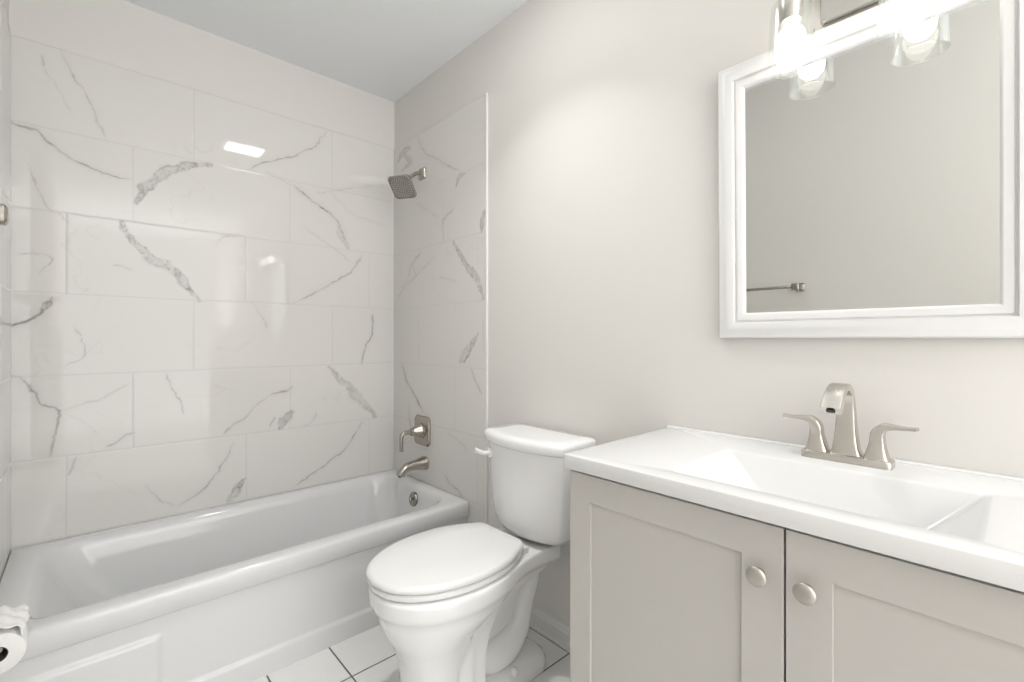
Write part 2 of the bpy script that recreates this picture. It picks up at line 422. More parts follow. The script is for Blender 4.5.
def tile_panel(name, u0, u1, z0, z1, place, veins, joints, parent, step=0.0032):
    nu = int(round((u1 - u0) / step)) + 1; nz = int(round((z1 - z0) / step)) + 1
    us = np.linspace(u0, u1, nu); zs = np.linspace(z0, z1, nz)
    U, Z = np.meshgrid(us, zs, indexing='ij')
    ink, g = pattern(U, Z, veins, joints)
    # every tile sits a hair out of plane, so joints catch the light
    depth = 0.006 - 0.0007 * g
    co = place(U, Z, depth).reshape(-1, 3)
    idx = np.arange(nu * nz).reshape(nu, nz)
    quads = np.stack([idx[:-1, :-1], idx[1:, :-1], idx[1:, 1:], idx[:-1, 1:]], -1).reshape(-1, 4)
    # rim that runs back to the wall, so the panel has thickness
    ring = np.concatenate([idx[:, 0], idx[-1, 1:], idx[-2::-1, -1], idx[0, -2:0:-1]])
    Ub, Zb = U.reshape(-1)[ring], Z.reshape(-1)[ring]
    back = place(Ub, Zb, np.zeros_like(Ub)).reshape(-1, 3)
    nb = len(ring); base = len(co); allco = np.concatenate([co, back])
    k = np.arange(nb); k2 = (k + 1) % nb
    side = np.stack([ring[k], base + k, base + k2, ring[k2]], -1)
    faces = np.concatenate([quads, side])
    me = bpy.data.meshes.new(name)
    me.vertices.add(len(allco)); me.vertices.foreach_set('co', allco.astype(np.float32).ravel())
    me.loops.add(faces.size); me.loops.foreach_set('vertex_index', faces.astype(np.int32).ravel())
    me.polygons.add(len(faces)); me.polygons.foreach_set('loop_start', (np.arange(len(faces)) * 4).astype(np.int32))
    me.update(calc_edges=True); me.validate()
    col = np.zeros((len(allco), 4), np.float32); col[:base, 0] = ink.ravel(); col[:base, 1] = g.ravel(); col[:, 3] = 1
    at = me.color_attributes.new('pattern', 'FLOAT_COLOR', 'POINT'); at.data.foreach_set('color', col.ravel())
    me.materials.append(M_TILE)
    o = bpy.data.objects.new(name, me); link(o, parent)
    return o

tile_panel('tile_panel', -L, 0.0, RIM - 0.05, TILE_TOP,
           lambda U, Z, D: np.stack([-0.006 + D, U, Z], -1), VEINS_BACK,
           [(-0.365, -0.972), (-0.575, -1.18), (-0.16, -0.769, -1.378), (-0.365, -0.972), (-0.575, -1.18), (-0.16, -0.769, -1.378)], wall_back)
tile_panel('tile_panel', 0.0, TILE_X, 0.0, TILE_TOP,
           lambda U, Z, D: np.stack([U, 0.0 - D, Z], -1), VEINS_RIGHT,
           [(0.27,), (0.5,), (0.17, 0.78), (0.27,), (0.6,), (0.17, 0.78), (0.3,)], wall_right)
tile_panel('tile_panel', 0.0, TILE_X, RIM - 0.05, TILE_TOP,
           lambda U, Z, D: np.stack([U, -L + D, Z], -1), [],
           [(0.27,), (0.5,), (0.17, 0.78), (0.27,), (0.6,), (0.17, 0.78)], wall_left, step=0.006)
e = obj('tile_edge_strip', bx(TILE_X, TILE_X + 0.007, -0.009, 0, 0, TILE_TOP), M_TRIM, wall_right, smooth=False)
obj('tile_edge_strip', bx(TILE_X, TILE_X + 0.007, -L, -L + 0.009, 0, TILE_TOP), M_TRIM, wall_left, smooth=False)

# baseboard with shoe moulding along the toilet wall
def moulding(x0, x1, ywall, sgn, prof):
    bm = bmesh.new()
    loft(bm, [[(x, ywall - sgn * h, z) for h, z in prof] for x in (x0, x1)]); return bm
base_prof = [(0.0, 0.0), (0.014, 0.0), (0.014, 0.055), (0.011, 0.062), (0.011, 0.066), (0.007, 0.074), (0.0, 0.076)]
struct('baseboard_right', moulding(TILE_X + 0.007, 1.736, 0.0, 1, base_prof), M_TRIM, smooth=False)
struct('baseboard_left', moulding(TILE_X + 0.007, ROOM_X, -L, -1, base_prof), M_TRIM, smooth=False)
struct('trim_1', moulding(TILE_X + 0.007, 1.736, -0.0145, 1, [(0, 0), (0.0075, 0), (0.006, 0.008), (0, 0.012)]), M_TRIM, smooth=False)

# ---------------------------------------------------------------- bathtub
tub = thing('bathtub', 'white enamel alcove bathtub with a stepped apron along the marble tiled wall', 'bathtub', (0.36, -0.76, 0))
bm = bmesh.new()
X0, X1, Y0, Y1 = 0.001, TUB_X, -L + 0.007, -0.0065
cx, cy = (X0 + X1) / 2, (Y0 + Y1) / 2; hx, hy = (X1 - X0) / 2, (Y1 - Y0) / 2
N = 14
RC = (0.13, 0.13, 0.11, 0.06)
def R(x0, x1, y0, y1, r, z): return rrect((x0+x1)/2, (y0+y1)/2, (x1-x0)/2, (y1-y0)/2, r, z, N)
rings = [
    R(X0, X1 - 0.013, Y0, Y1, 0.004, 0.318),
    R(X0, X1 - 0.004, Y0, Y1, 0.006, 0.3185),
    R(X0, X1 - 0.001, Y0, Y1, 0.008, 0.3215),
    R(X0, X1, Y0, Y1, 0.010, 0.374),
    R(X0, X1 - 0.0025, Y0, Y1, 0.012, 0.3825),
    R(X0, X1 - 0.008, Y0, Y1, 0.014, 0.3885),
    R(X0 + 0.004, X1 - 0.022, Y0 + 0.004, Y1 - 0.004, 0.02, RIM),
    R(0.045, 0.665, Y0 + 0.060, -0.050, RC, RIM),
    R(0.055, 0.652, Y0 + 0.072, -0.060, RC, 0.386),
    R(0.065, 0.642, Y0 + 0.084, -0.068, RC, 0.374),
    R(0.074, 0.635, Y0 + 0.098, -0.075, RC, 0.345),
    R(0.088, 0.624, Y0 + 0.135, -0.088, RC, 0.27),
    R(0.105, 0.610, Y0 + 0.190, -0.102, RC, 0.18),
    R(0.125, 0.595, Y0 + 0.250, -0.118, RC, 0.11),
    R(0.150, 0.572, Y0 + 0.300, -0.145, 0.12, 0.075),
    R(0.200, 0.520, Y0 + 0.370, -0.200, 0.10, 0.062),
    R(0.300, 0.420, Y0 + 0.600, -0.330, 0.05, 0.058),
]
loft(bm, rings, cap0=False, cap1=True)
obj('tub_body', bm, M_TUB, tub, angle=75)
# apron: one panel in relief
ys = np.linspace(Y0, Y1, 200); zs = np.linspace(0.0, 0.322, 90)
YY, ZZ = np.meshgrid(ys, zs, indexing='ij')
sm = lambda t: np.clip(t, 0, 1)**2 * (3 - 2*np.clip(t, 0, 1))
skirt = 1 - sm((ZZ - 0.070) / 0.014)
ped = (1 - sm((ZZ - 0.250) / 0.014)) * (1 - sm((YY + 1.168) / 0.016))
relief = np.maximum(skirt, ped)
XX = TUB_X - 0.014 + 0.010 * relief
bm = bmesh.new()
gv = [[bm.verts.new((XX[i, j], YY[i, j], ZZ[i, j])) for j in range(90)] for i in range(200)]
for i in range(199):
    for j in range(89): bm.faces.new((gv[i][j], gv[i+1][j], gv[i+1][j+1], gv[i][j+1]))
for j0 in (0, 89):
    back = [bm.verts.new((0.66, YY[i, j0], ZZ[i, j0])) for i in range(200)]
    for i in range(199): bm.faces.new((gv[i][j0], gv[i+1][j0], back[i+1], back[i]))
obj('apron', bm, M_TUB, tub, angle=80)
# overflow plate on the sloping end
ov_n = Vector((0, -1, 0.16)).normalized()
oc = Vector((0.350, -0.0825, 0.322))
bm = bmesh.new(); lathe(bm, [(0.036, -0.006), (0.036, 0.004), (0.033, 0.008), (0.026, 0.0095), (0.024, 0.0075), (0.0, 0.007)], 36, oc, ov_n)
ov = obj('overflow_plate', bm, M_NICKEL_D, tub)
bm = bmesh.new(); box(bm, oc.x - 0.004, oc.x + 0.004, oc.y - 0.020, oc.y - 0.008, oc.z - 0.002, oc.z + 0.012)
obj('drain_lever', bm, M_CHROME, ov, bevel=0.002)
bm = bmesh.new(); lathe(bm, [(0.034, 0.0), (0.034, 0.003), (0.028, 0.004), (0.0, 0.0035)], 32, (0.36, -0.36, 0.0585))
obj('drain', bm, M_CHROME, tub)

# ---------------------------------------------------------------- shower fittings on the plumbing wall
YW = -0.006
sh = thing('wall_shower', 'brushed nickel square shower head on a bent arm high on the tiled end wall', 'shower head', (0.315, YW, 2.02))
bm = bmesh.new()
rings = [[(0.315 + q[0], YW - d, 2.018 + q[1]) for q in rrect(0, 0, s, s, s * 0.3, 0, 6)] for s, d in ((0.031, 0), (0.031, 0.004), (0.027, 0.012), (0.016, 0.020), (0.012, 0.022))]
loft(bm, rings); obj('wall_flange', bm, M_SHOWER, sh)
hn = Vector((0.34, -0.60, -0.72)).normalized()          # the way the spray face looks
hc = Vector((0.356, -0.150, 1.908))
p_end = hc - hn * 0.052
path = catmull([(0.315, YW - 0.01, 2.018), (0.316, -0.045, 2.012), tuple(p_end + Vector((-0.004, 0.028, 0.03))), tuple(p_end)], 6)
bm = bmesh.new(); tube(bm, path, 0.0095, 16); obj('shower_arm', bm, M_SHOWER, sh)
u = hn.cross(Vector((0, 0, 1))).normalized(); w = hn.cross(u).normalized()
def head_ring(s, d, r=0.3, n=8): return [hc + hn * d + u * q[0] + w * q[1] for q in rrect(0, 0, s, s, s * r, 0, n)]
bm = bmesh.new()
loft(bm, [head_ring(0.012, -0.058, .95), head_ring(0.017, -0.05, .95), head_ring(0.017, -0.036, .95), head_ring(0.03, -0.028, .8), head_ring(0.050, -0.014, .45), head_ring(0.059, -0.008), head_ring(0.062, 0.0), head_ring(0.061, 0.008), head_ring(0.056, 0.010), head_ring(0.055, 0.0075)])
hd = obj('head', bm, M_SHOWER, sh)
bm = bmesh.new(); loft(bm, [head_ring(0.0545, 0.004), head_ring(0.0545, 0.0085), head_ring(0.052, 0.0095)])
obj('spray_face', bm, mat('spray_plate', (0.30, 0.285, 0.26), 0.3, metal=0.8), hd)
bm = bmesh.new()
for rr, nn in ((0.010, 6), (0.022, 12), (0.032, 18), (0.041, 24), (0.049, 26)):
    for k in range(nn):
        a = 2 * math.pi * k / nn
        f = 1 + 0.12 * abs(math.sin(2 * a)) * (rr > 0.03)
        c = hc + hn * 0.0095 + u * (rr * f * math.cos(a)) + w * (rr * f * math.sin(a))
        lathe(bm, [(0.0022, 0), (0.0018, 0.0018), (0.0, 0.0022)], 6, c, hn)
noz = obj('nozzles', bm, mat('nozzle_tips', (0.62, 0.60, 0.56), 0.5), hd)
noz['kind'] = 'stuff'

vc = Vector((0.318, YW, 0.660))
sv = thing('shower_valve', 'brushed nickel tub valve plate with a lever handle above the spout', 'shower valve', vc)
def plate_ring(hw, hh, d, bow):
    out = []
    for q in rrect(0, 0, hw, hh, 0.022, 0, 9):
        b = bow * (1 - (q[0] / hw) ** 2)
        out.append((vc.x + q[0], YW - d, vc.z + q[1] + math.copysign(b, q[1])))
    return out
bm = bmesh.new(); loft(bm, [plate_ring(0.072, 0.072, 0, 0.010), plate_ring(0.073, 0.073, 0.006, 0.010), plate_ring(0.068, 0.068, 0.014, 0.010), plate_ring(0.056, 0.056, 0.017, 0.008)])
obj('escutcheon', bm, M_SHOWER, sv)
bm = bmesh.new(); lathe(bm, [(0.043, 0.010), (0.043, 0.022), (0.038, 0.023), (0.034, 0.030), (0.027, 0.052), (0.021, 0.060), (0.020, 0.075), (0.016, 0.078), (0.0, 0.079)], 36, vc, (0, -1, 0))
obj('valve_collar', bm, M_SHOWER, sv)
path = catmull([(vc.x, YW - 0.070, vc.z), (vc.x, YW - 0.100, vc.z + 0.001), (vc.x, YW - 0.122, vc.z - 0.005), (vc.x, YW - 0.130, vc.z - 0.025), (vc.x, YW - 0.130, vc.z - 0.060), (vc.x, YW - 0.129, vc.z - 0.092)], 6)
sz = smooth_lerp([(0.013, 0.013), (0.012, 0.011), (0.0125, 0.009), (0.013, 0.008), (0.0125, 0.0075), (0.0125, 0.007)], len(path))
bm = bmesh.new(); sweep(bm, path, sz, (1, 0, 0), 0.4); obj('lever', bm, M_SHOWER, sv)

sp = thing('tub_spout', 'brushed nickel tub spout curving down over the tub rim end', 'tub spout', (0.338, YW, 0.49))
path = catmull([(0.338, YW, 0.492), (0.338, YW - 0.012, 0.492), (0.338, YW - 0.05, 0.492), (0.338, YW - 0.095, 0.489), (0.338, YW - 0.122, 0.481), (0.338, YW - 0.139, 0.467), (0.338, YW - 0.144, 0.451)], 6)
sz = smooth_lerp([(0.036, 0.036), (0.035, 0.034), (0.029, 0.026), (0.025, 0.022), (0.0235, 0.021), (0.022, 0.020), (0.021, 0.019)], len(path))
bm = bmesh.new(); sweep(bm, path, sz, (1, 0, 0), 0.42, 7); so = obj('spout_body', bm, M_SHOWER, sp, angle=60)
bm = bmesh.new(); lathe(bm, [(0.013, 0), (0.013, 0.003), (0, 0.003)], 20, (0.338, YW - 0.144, 0.4505), (0, 0, -1)); obj('outlet', bm, M_DARK, so)

# ---------------------------------------------------------------- toilet
TC = 1.250
to = thing('toilet', 'white two piece toilet with an elongated closed seat between tub and vanity', 'toilet', (TC, -0.4, 0))
def lplan(prof, z): return plan(prof, z, c=TC - 0.016)
def plan(prof, z, c=TC, seg=6, dz=None):
    P = catmull(prof, seg)
    right = [(c + p[1], -p[0], (z if dz is None else z + dz(p[0]))) for p in P]
    left = [(c - p[1], -p[0], (z if dz is None else z + dz(p[0]))) for p in reversed(P[1:-1])]
    return right + left
rim = [(0.105, 0.0), (0.105, 0.08), (0.107, 0.120), (0.125, 0.124), (0.20, 0.120), (0.27, 0.128), (0.35, 0.152), (0.43, 0.174), (0.52, 0.182), (0.60, 0.170), (0.665, 0.138), (0.708, 0.092), (0.730, 0.045), (0.736, 0.0)]
def scaled(p, fw, v0, v1, bw=1.0):
    """shrink widths by fw and remap depths to v0..v1"""
    a, b = p[0][0], p[-1][0]
    return [(v0 + (v - a) / (b - a) * (v1 - v0), w * (fw if v > 0.3 else fw * bw)) for v, w in p]
bm = bmesh.new()
rings = [plan(scaled(rim, 0.96, 0.11, 0.730), 0.4355), plan(scaled(rim, 0.985, 0.107, 0.734), 0.434), plan(rim, 0.427), plan(scaled(rim, 1.0, 0.105, 0.736), 0.400),
         plan(scaled(rim, 0.985, 0.107, 0.732), 0.386), plan(scaled(rim, 0.94, 0.115, 0.722, 0.9), 0.378, ),
         plan(scaled(rim, 0.90, 0.16, 0.712, 0.8), 0.350), plan(scaled(rim, 0.80, 0.27, 0.700, 0.7), 0.310),
         plan(scaled(rim, 0.66, 0.345, 0.675, 0.8), 0.265), plan(scaled(rim, 0.57, 0.38, 0.655, 1.0), 0.220),
         plan(scaled(rim, 0.52, 0.408, 0.645, 1.3), 0.170), plan(scaled(rim, 0.50, 0.412, 0.642, 1.4), 0.100),
         plan(scaled(rim, 0.51, 0.412, 0.645, 1.4), 0.040), plan(scaled(rim, 0.53, 0.408, 0.652, 1.4), 0.0)]
loft(bm, rings)
obj('bowl', bm, M_PORC, to, angle=60)
# foot at the back with its sloping shoulders
foot = [(0.115, 0.0), (0.118, 0.055), (0.150, 0.088), (0.20, 0.093), (0.28, 0.092), (0.36, 0.088), (0.42, 0.080), (0.45, 0.0)]
bm = bmesh.new(); loft(bm, [plan(foot, 0.0), plan(scaled(foot, 1.0, 0.116, 0.449), 0.028), plan(scaled(foot, 0.93, 0.122, 0.445), 0.046), plan(scaled(foot, 0.74, 0.14, 0.43), 0.060), plan(scaled(foot, 0.4, 0.16, 0.41), 0.068)])
obj('foot', bm, M_PORC, to, angle=70)
# exposed trapway: S shaped
path = catmull([(0.46, 0.20), (0.40, 0.125), (0.340, 0.102), (0.272, 0.112), (0.218, 0.155), (0.185, 0.225), (0.158, 0.300), (0.172, 0.375)], 7)
sz = smooth_lerp([(0.050, 0.038), (0.058, 0.046), (0.072, 0.054), (0.074, 0.054), (0.064, 0.044), (0.054, 0.038), (0.056, 0.038), (0.070, 0.044)], len(path))
bm = bmesh.new(); sweep(bm, [(TC, -p[0], p[1]) for p in path], sz, (1, 0, 0), 0.48, 7)
obj('trapway', bm, M_PORC, to, angle=80)
# web between bowl and trapway
bm = bmesh.new(); loft(bm, [[(TC + s * 0.022, -v, z) for v, z in ((0.50, 0.06), (0.24, 0.06), (0.20, 0.15), (0.18, 0.385), (0.45, 0.385))] for s in (-1, 1)])
obj('rear_support', bm, M_PORC, to, bevel=0.01)
for s in (-1, 1):
    bm = bmesh.new(); lathe(bm, [(0.0150, 0.0), (0.0150, 0.010), (0.012, 0.018), (0.006, 0.022), (0.0, 0.023)], 20, (TC + s * 0.074, -0.285, 0.042), (s * 0.25, 0, 1))
    obj('bolt_cap', bm, M_PORC, to)
# seat and lid
lidp = [(0.232, 0.0), (0.232, 0.06), (0.234, 0.096), (0.250, 0.120), (0.29, 0.142), (0.36, 0.172), (0.45, 0.184), (0.54, 0.178), (0.62, 0.154), (0.685, 0.113), (0.724, 0.06), (0.737, 0.0)]
bm = bmesh.new(); loft(bm, [lplan(scaled(lidp, 0.975, 0.260, 0.730), 0.4375), lplan(scaled(lidp, 0.992, 0.257, 0.735), 0.442), lplan(scaled(lidp, 0.992, 0.257, 0.735), 0.452), lplan(scaled(lidp, 0.98, 0.259, 0.731), 0.4555)])
obj('seat', bm, M_SEAT, to, angle=60)
bm = bmesh.new(); loft(bm, [lplan(scaled(lidp, 0.985, 0.252, 0.733), 0.459), lplan(scaled(lidp, 1.0, 0.250, 0.738), 0.463), lplan(scaled(lidp, 1.0, 0.250, 0.738), 0.470), lplan(scaled(lidp, 0.985, 0.253, 0.733), 0.4765), lplan(scaled(lidp, 0.94, 0.262, 0.722), 0.480), lplan(scaled(lidp, 0.5, 0.3, 0.61), 0.482)])
obj('seat_lid', bm, M_SEAT, to, angle=60)
for s in (-1, 1):
    bm = bmesh.new(); loft(bm, [rrect(TC + s * 0.075, -0.248, 0.022, 0.015, 0.006, z) for z in (0.435, 0.455)])
    obj('hinge', bm, M_SEAT, to, bevel=0.003)
# tank
TK = 1.262
def tank_plan(hw, vb, vs, vf, z, r=0.03):
    # straight back, rounded corners, bowed front (vs at the sides, vf in the middle)
    prof = [(vb, 0.0), (vb, hw * 0.6), (vb + 0.004, hw - r * 0.55), (vb + r * 0.8, hw - 0.002), (vb + (vs - vb) * 0.55, hw + 0.001), (vs - r * 0.6, hw - 0.001), (vs + 0.003, hw - r * 0.55), (vs + (vf - vs) * 0.50, hw * 0.68), (vs + (vf - vs) * 0.88, hw * 0.34), (vf, 0.0)]
    return plan(prof, z, c=TK, seg=5)
bm = bmesh.new()
loft(bm, [tank_plan(0.125, 0.05, 0.150, 0.180, 0.448), tank_plan(0.152, 0.036, 0.168, 0.206, 0.456), tank_plan(0.166, 0.030, 0.176, 0.218, 0.476), tank_plan(0.176, 0.028, 0.180, 0.223, 0.51), tank_plan(0.186, 0.026, 0.184, 0.228, 0.60), tank_plan(0.194, 0.024, 0.187, 0.232, 0.70), tank_plan(0.197, 0.022, 0.188, 0.234, 0.762)])
obj('tank', bm, M_PORC, to, angle=60)
bm = bmesh.new()
loft(bm, [tank_plan(0.199, 0.018, 0.192, 0.238, 0.7625), tank_plan(0.205, 0.016, 0.197, 0.244, 0.767), tank_plan(0.207, 0.015, 0.199, 0.246, 0.775), tank_plan(0.207, 0.015, 0.199, 0.246, 0.790), tank_plan(0.204, 0.018, 0.196, 0.243, 0.798), tank_plan(0.196, 0.024, 0.189, 0.235, 0.8025), tank_plan(0.15, 0.05, 0.16, 0.2, 0.8035)])
obj('tank_lid', bm, M_PORC, to, angle=60)
# flush lever at the tank's left front
bm = bmesh.new()
lx, lz = TK - 0.150, 0.722
lathe(bm, [(0.019, -0.01), (0.019, 0.006), (0.016, 0.010), (0.0, 0.011)], 24, (lx, -0.208, lz), (-0.25, -1, 0))
path = catmull([(lx, -0.218, lz), (lx - 0.006, -0.232, lz), (lx - 0.022, -0.240, lz + 0.002), (lx - 0.044, -0.240, lz + 0.003)], 5)
sweep(bm, path, smooth_lerp([(0.008, 0.008), (0.008, 0.007), (0.009, 0.006), (0.011, 0.005)], len(path)), (0, 0, 1), 0.45)
lev = obj('flush_lever', bm, M_SEAT, to); lev['label'] = 'small white flush lever on the side of the tank'
bm = bmesh.new(); lathe(bm, [(0.022, 0.0), (0.022, 0.004), (0.02, 0.004)], 24, (lx, -0.201, lz), (-0.25, -1, 0), True, True)
obj('lever_washer', bm, M_CHROME, lev)
for s in (-1, 1):
    bm = bmesh.new(); lathe(bm, [(0.010, 0), (0.010, 0.012), (0.006, 0.012), (0.006, 0.03)], 12, (TK + s * 0.07, -0.11, 0.428), (0, 0, 1), True, True)
    obj('tank_bolt', bm, M_DARK, to)

# ---------------------------------------------------------------- vanity cabinet
VX0, VX1, VF = 1.736, 2.645, -0.452
va = thing('vanity_cabinet', 'greige shaker vanity cabinet with two doors under the white sink top', 'cabinet', (2.19, -0.23, 0))
bm = bmesh.new()
for a in ((VX0, VX0 + 0.016, VF, -0.004, 0.095, 0.838), (VX1 - 0.016, VX1, VF, -0.004, 0.095, 0.838), (VX0 + 0.016, VX1 - 0.016, VF, -0.004, 0.095, 0.111),
          (VX0 + 0.016, VX1 - 0.016, -0.012, -0.004, 0.111, 0.838), (VX0 + 0.016, VX1 - 0.016, VF, VF + 0.016, 0.111, 0.838)): box(bm, *a)
box(bm, VX0 + 0.005, VX1 - 0.005, VF + 0.06, -0.004, 0.0, 0.095)
obj('carcass', bm, M_CAB, va, smooth=False)
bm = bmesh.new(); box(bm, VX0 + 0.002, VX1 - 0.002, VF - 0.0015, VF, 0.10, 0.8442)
obj('shadow_gap_sheet', bm, M_DARK, va, smooth=False)  # dark sheet that paints in the shadow line between doors and counter
def door(x0, x1, z0, z1, s0, s1, rt, rb):
    yf = VF - 0.020; yb = VF - 0.001; rec = 0.006
    bm = bmesh.new()
    o = [(x0, z0), (x1, z0), (x1, z1), (x0, z1)]; i = [(x0+s0, z0+rb), (x1-s1, z0+rb), (x1-s1, z1-rt), (x0+s0, z1-rt)]
    loft(bm, [[(p[0], yb, p[1]) for p in o], [(p[0], yf, p[1]) for p in o], [(p[0], yf, p[1]) for p in i], [(p[0], yf + rec, p[1]) for p in i]])
    return obj('door', bm, M_CAB, va, smooth=True, angle=30, bevel=0.0007, bevel_seg=2)
d1 = door(1.7265, 2.1860, 0.11, 0.8335, 0.059, 0.067, 0.062, 0.067)
d2 = door(2.1895, 2.6490, 0.11, 0.8335, 0.065, 0.059, 0.065, 0.067)
for d, kx in ((d1, 2.151), (d2, 2.2225)):
    bm = bmesh.new(); lathe(bm, [(0.007, 0.0), (0.0055, 0.006), (0.0055, 0.014), (0.012, 0.018), (0.0162, 0.021), (0.0165, 0.024), (0.014, 0.0275), (0.008, 0.0295), (0.0, 0.030)], 32, (kx, VF - 0.0195, 0.749), (0, -1, 0))
    obj('knob', bm, M_KNOB, d)

# sink top: slab with an integral trough basin
st = thing('bathroom_sink', 'glossy white one piece sink top with a rectangular sloped basin', 'sink', (2.19, -0.25, 0.86))
bm = bmesh.new()
SX0, SX1, SY0, SY1, ZT, ZB = 1.724, 2.656, -0.494, -0.001, 0.877, 0.8445
def SR(x0, x1, y0, y1, r, z): return rrect((x0+x1)/2, (y0+y1)/2, (x1-x0)/2, (y1-y0)/2, r, z, 6)
loft(bm, [
    SR(1.955, 2.427, -0.446, -0.152, 0.02, ZB),
    SR(SX0 + 0.001, SX1 - 0.001, SY0 + 0.001, SY1, 0.003, ZB),
    SR(SX0, SX1, SY0, SY1, 0.004, ZB + 0.002),
    SR(SX0, SX1, SY0, SY1, 0.004, ZT - 0.003),
    SR(SX0 + 0.001, SX1 - 0.001, SY0 + 0.001, SY1, 0.004, ZT - 0.001),
    SR(SX0 + 0.004, SX1 - 0.004, SY0 + 0.004, SY1 - 0.001, 0.004, ZT),
    SR(1.962, 2.420, -0.440, -0.158, 0.012, ZT),
    SR(1.966, 2.416, -0.437, -0.161, 0.012, ZT - 0.0015),
    SR(1.971, 2.411, -0.434, -0.165, 0.012, ZT - 0.006),
    SR(2.062, 2.322, -0.420, -0.196, 0.014, ZT - 0.100),
    SR(2.075, 2.309, -0.412, -0.205, 0.014, ZT - 0.109),
    SR(2.100, 2.284, -0.395, -0.225, 0.02, ZT - 0.113),
    SR(2.150, 2.230, -0.350, -0.270, 0.03, ZT - 0.115)], cap0=False)
obj('basin_slab', bm, M_COUNTER, st, angle=28)
bm = bmesh.new(); loft(bm, [[(x, y, z) for y, z in ((-0.001, ZT - 0.001), (-0.020, ZT - 0.001), (-0.0195, ZT + 0.003), (-0.017, ZT + 0.0045), (-0.001, ZT + 0.0045))] for x in (SX0 + 0.001, SX1 - 0.001)])
obj('back_ledge', bm, M_COUNTER, st, angle=50)
bm = bmesh.new(); lathe(bm, [(0.022, 0.0), (0.022, 0.002), (0.017, 0.0025), (0.0, 0.002)], 28, (2.19, -0.31, ZT - 0.115)); obj('drain', bm, M_NICKEL, st)

# faucet
FX, FY = 2.1905, -0.083
fa = thing('sink_faucet', 'brushed nickel centerset faucet with a tall arched spout and two levers', 'faucet', (FX, FY, ZT))
bm = bmesh.new()
loft(bm, [rrect(FX, FY, a, b, 0.010, z, 6) for a, b, z in ((0.083, 0.0255, ZT + 0.0002), (0.083, 0.0255, ZT + 0.013), (0.0815, 0.024, ZT + 0.0155), (0.077, 0.020, ZT + 0.0165))])
obj('base_plate', bm, M_NICKEL, fa, angle=40)
path = catmull([(FX, FY + 0.004, ZT + 0.012), (FX, FY + 0.004, ZT + 0.028), (FX, FY + 0.004, ZT + 0.07), (FX, FY - 0.001, ZT + 0.120), (FX, FY - 0.016, ZT + 0.153), (FX, FY - 0.046, ZT + 0.1675), (FX, FY - 0.086, ZT + 0.158), (FX, FY - 0.124, ZT + 0.124)], 7)
sz = smooth_lerp([(0.034, 0.022), (0.025, 0.018), (0.0195, 0.0150), (0.0170, 0.0115), (0.0165, 0.0085), (0.0168, 0.0078), (0.0175, 0.0085), (0.0185, 0.0100)], len(path))
bm = bmesh.new(); sweep(bm, path, sz, (1, 0, 0), 0.2, 5); spt = obj('spout', bm, M_NICKEL, fa, angle=50)
bm = bmesh.new(); lathe(bm, [(0.008, 0), (0.008, 0.001), (0, 0.001)], 20, (FX, FY - 0.1243, ZT + 0.1235), (0, -0.5, -0.85)); obj('aerator', bm, M_DARK, spt)
for s in (-1, 1):
    hx0 = FX + s * 0.0545
    path = catmull([(hx0, FY, ZT + 0.012), (hx0, FY, ZT + 0.026), (hx0 + s * 0.001, FY, ZT + 0.050), (hx0 + s * 0.002, FY - 0.001, ZT + 0.070), (hx0 + s * 0.012, FY - 0.003, ZT + 0.0835), (hx0 + s * 0.030, FY - 0.006, ZT + 0.0865), (hx0 + s * 0.048, FY - 0.010, ZT + 0.087), (hx0 + s * 0.067, FY - 0.014, ZT + 0.0885)], 6)
    sz = smooth_lerp([(0.0225, 0.024), (0.0185, 0.019), (0.0150, 0.0130), (0.0142, 0.0115), (0.0125, 0.0085), (0.0105, 0.0048), (0.0095, 0.0034), (0.0090, 0.0030)], len(path))
    bm = bmesh.new(); sweep(bm, path, sz, (0, 1, 0), 0.2, 5); obj('lever_handle', bm, M_NICKEL, fa, angle=50)
bm = bmesh.new(); lathe(bm, [(0.0025, 0), (0.0025, 0.028), (0.0055, 0.030), (0.0055, 0.037), (0, 0.039)], 14, (FX, FY + 0.028, ZT + 0.010)); obj('lift_rod', bm, M_NICKEL, fa)

# ---------------------------------------------------------------- mirror
mi = thing('wall_mirror', 'large mirror in a moulded white frame above the sink top', 'mirror', (2.188, 0.0, 1.1495))
MX0, MX1, MZ0, MZ1 = 1.885, 2.491, 1.1495, 1.885
prof = [(0, 0.001), (0, 0.020), (0.004, 0.0245), (0.013, 0.0255), (0.018, 0.028), (0.030, 0.0290), (0.041, 0.0265), (0.0425, 0.0170), (0.0465, 0.0170), (0.0475, 0.0200), (0.061, 0.0190), (0.0645, 0.0165), (0.067, 0.0100), (0.067, 0.001)]
bm = bmesh.new()
rings = [[(MX0 + d, -h, MZ0 + d), (MX1 - d, -h, MZ0 + d), (MX1 - d, -h, MZ1 - d), (MX0 + d, -h, MZ1 - d)] for d, h in prof]
loft(bm, rings, False, False)
bm.faces.ensure_lookup_table()
obj('frame', bm, M_FRAME, mi, angle=35)
mi.rotation_euler.x = math.radians(0.9)          # hangs a touch forward from its wire
gl = obj('mirror_glass', bx(MX0 + 0.05, MX1 - 0.05, -0.0085, -0.002, MZ0 + 0.05, MZ1 - 0.05), M_MIRROR, mi, smooth=False)

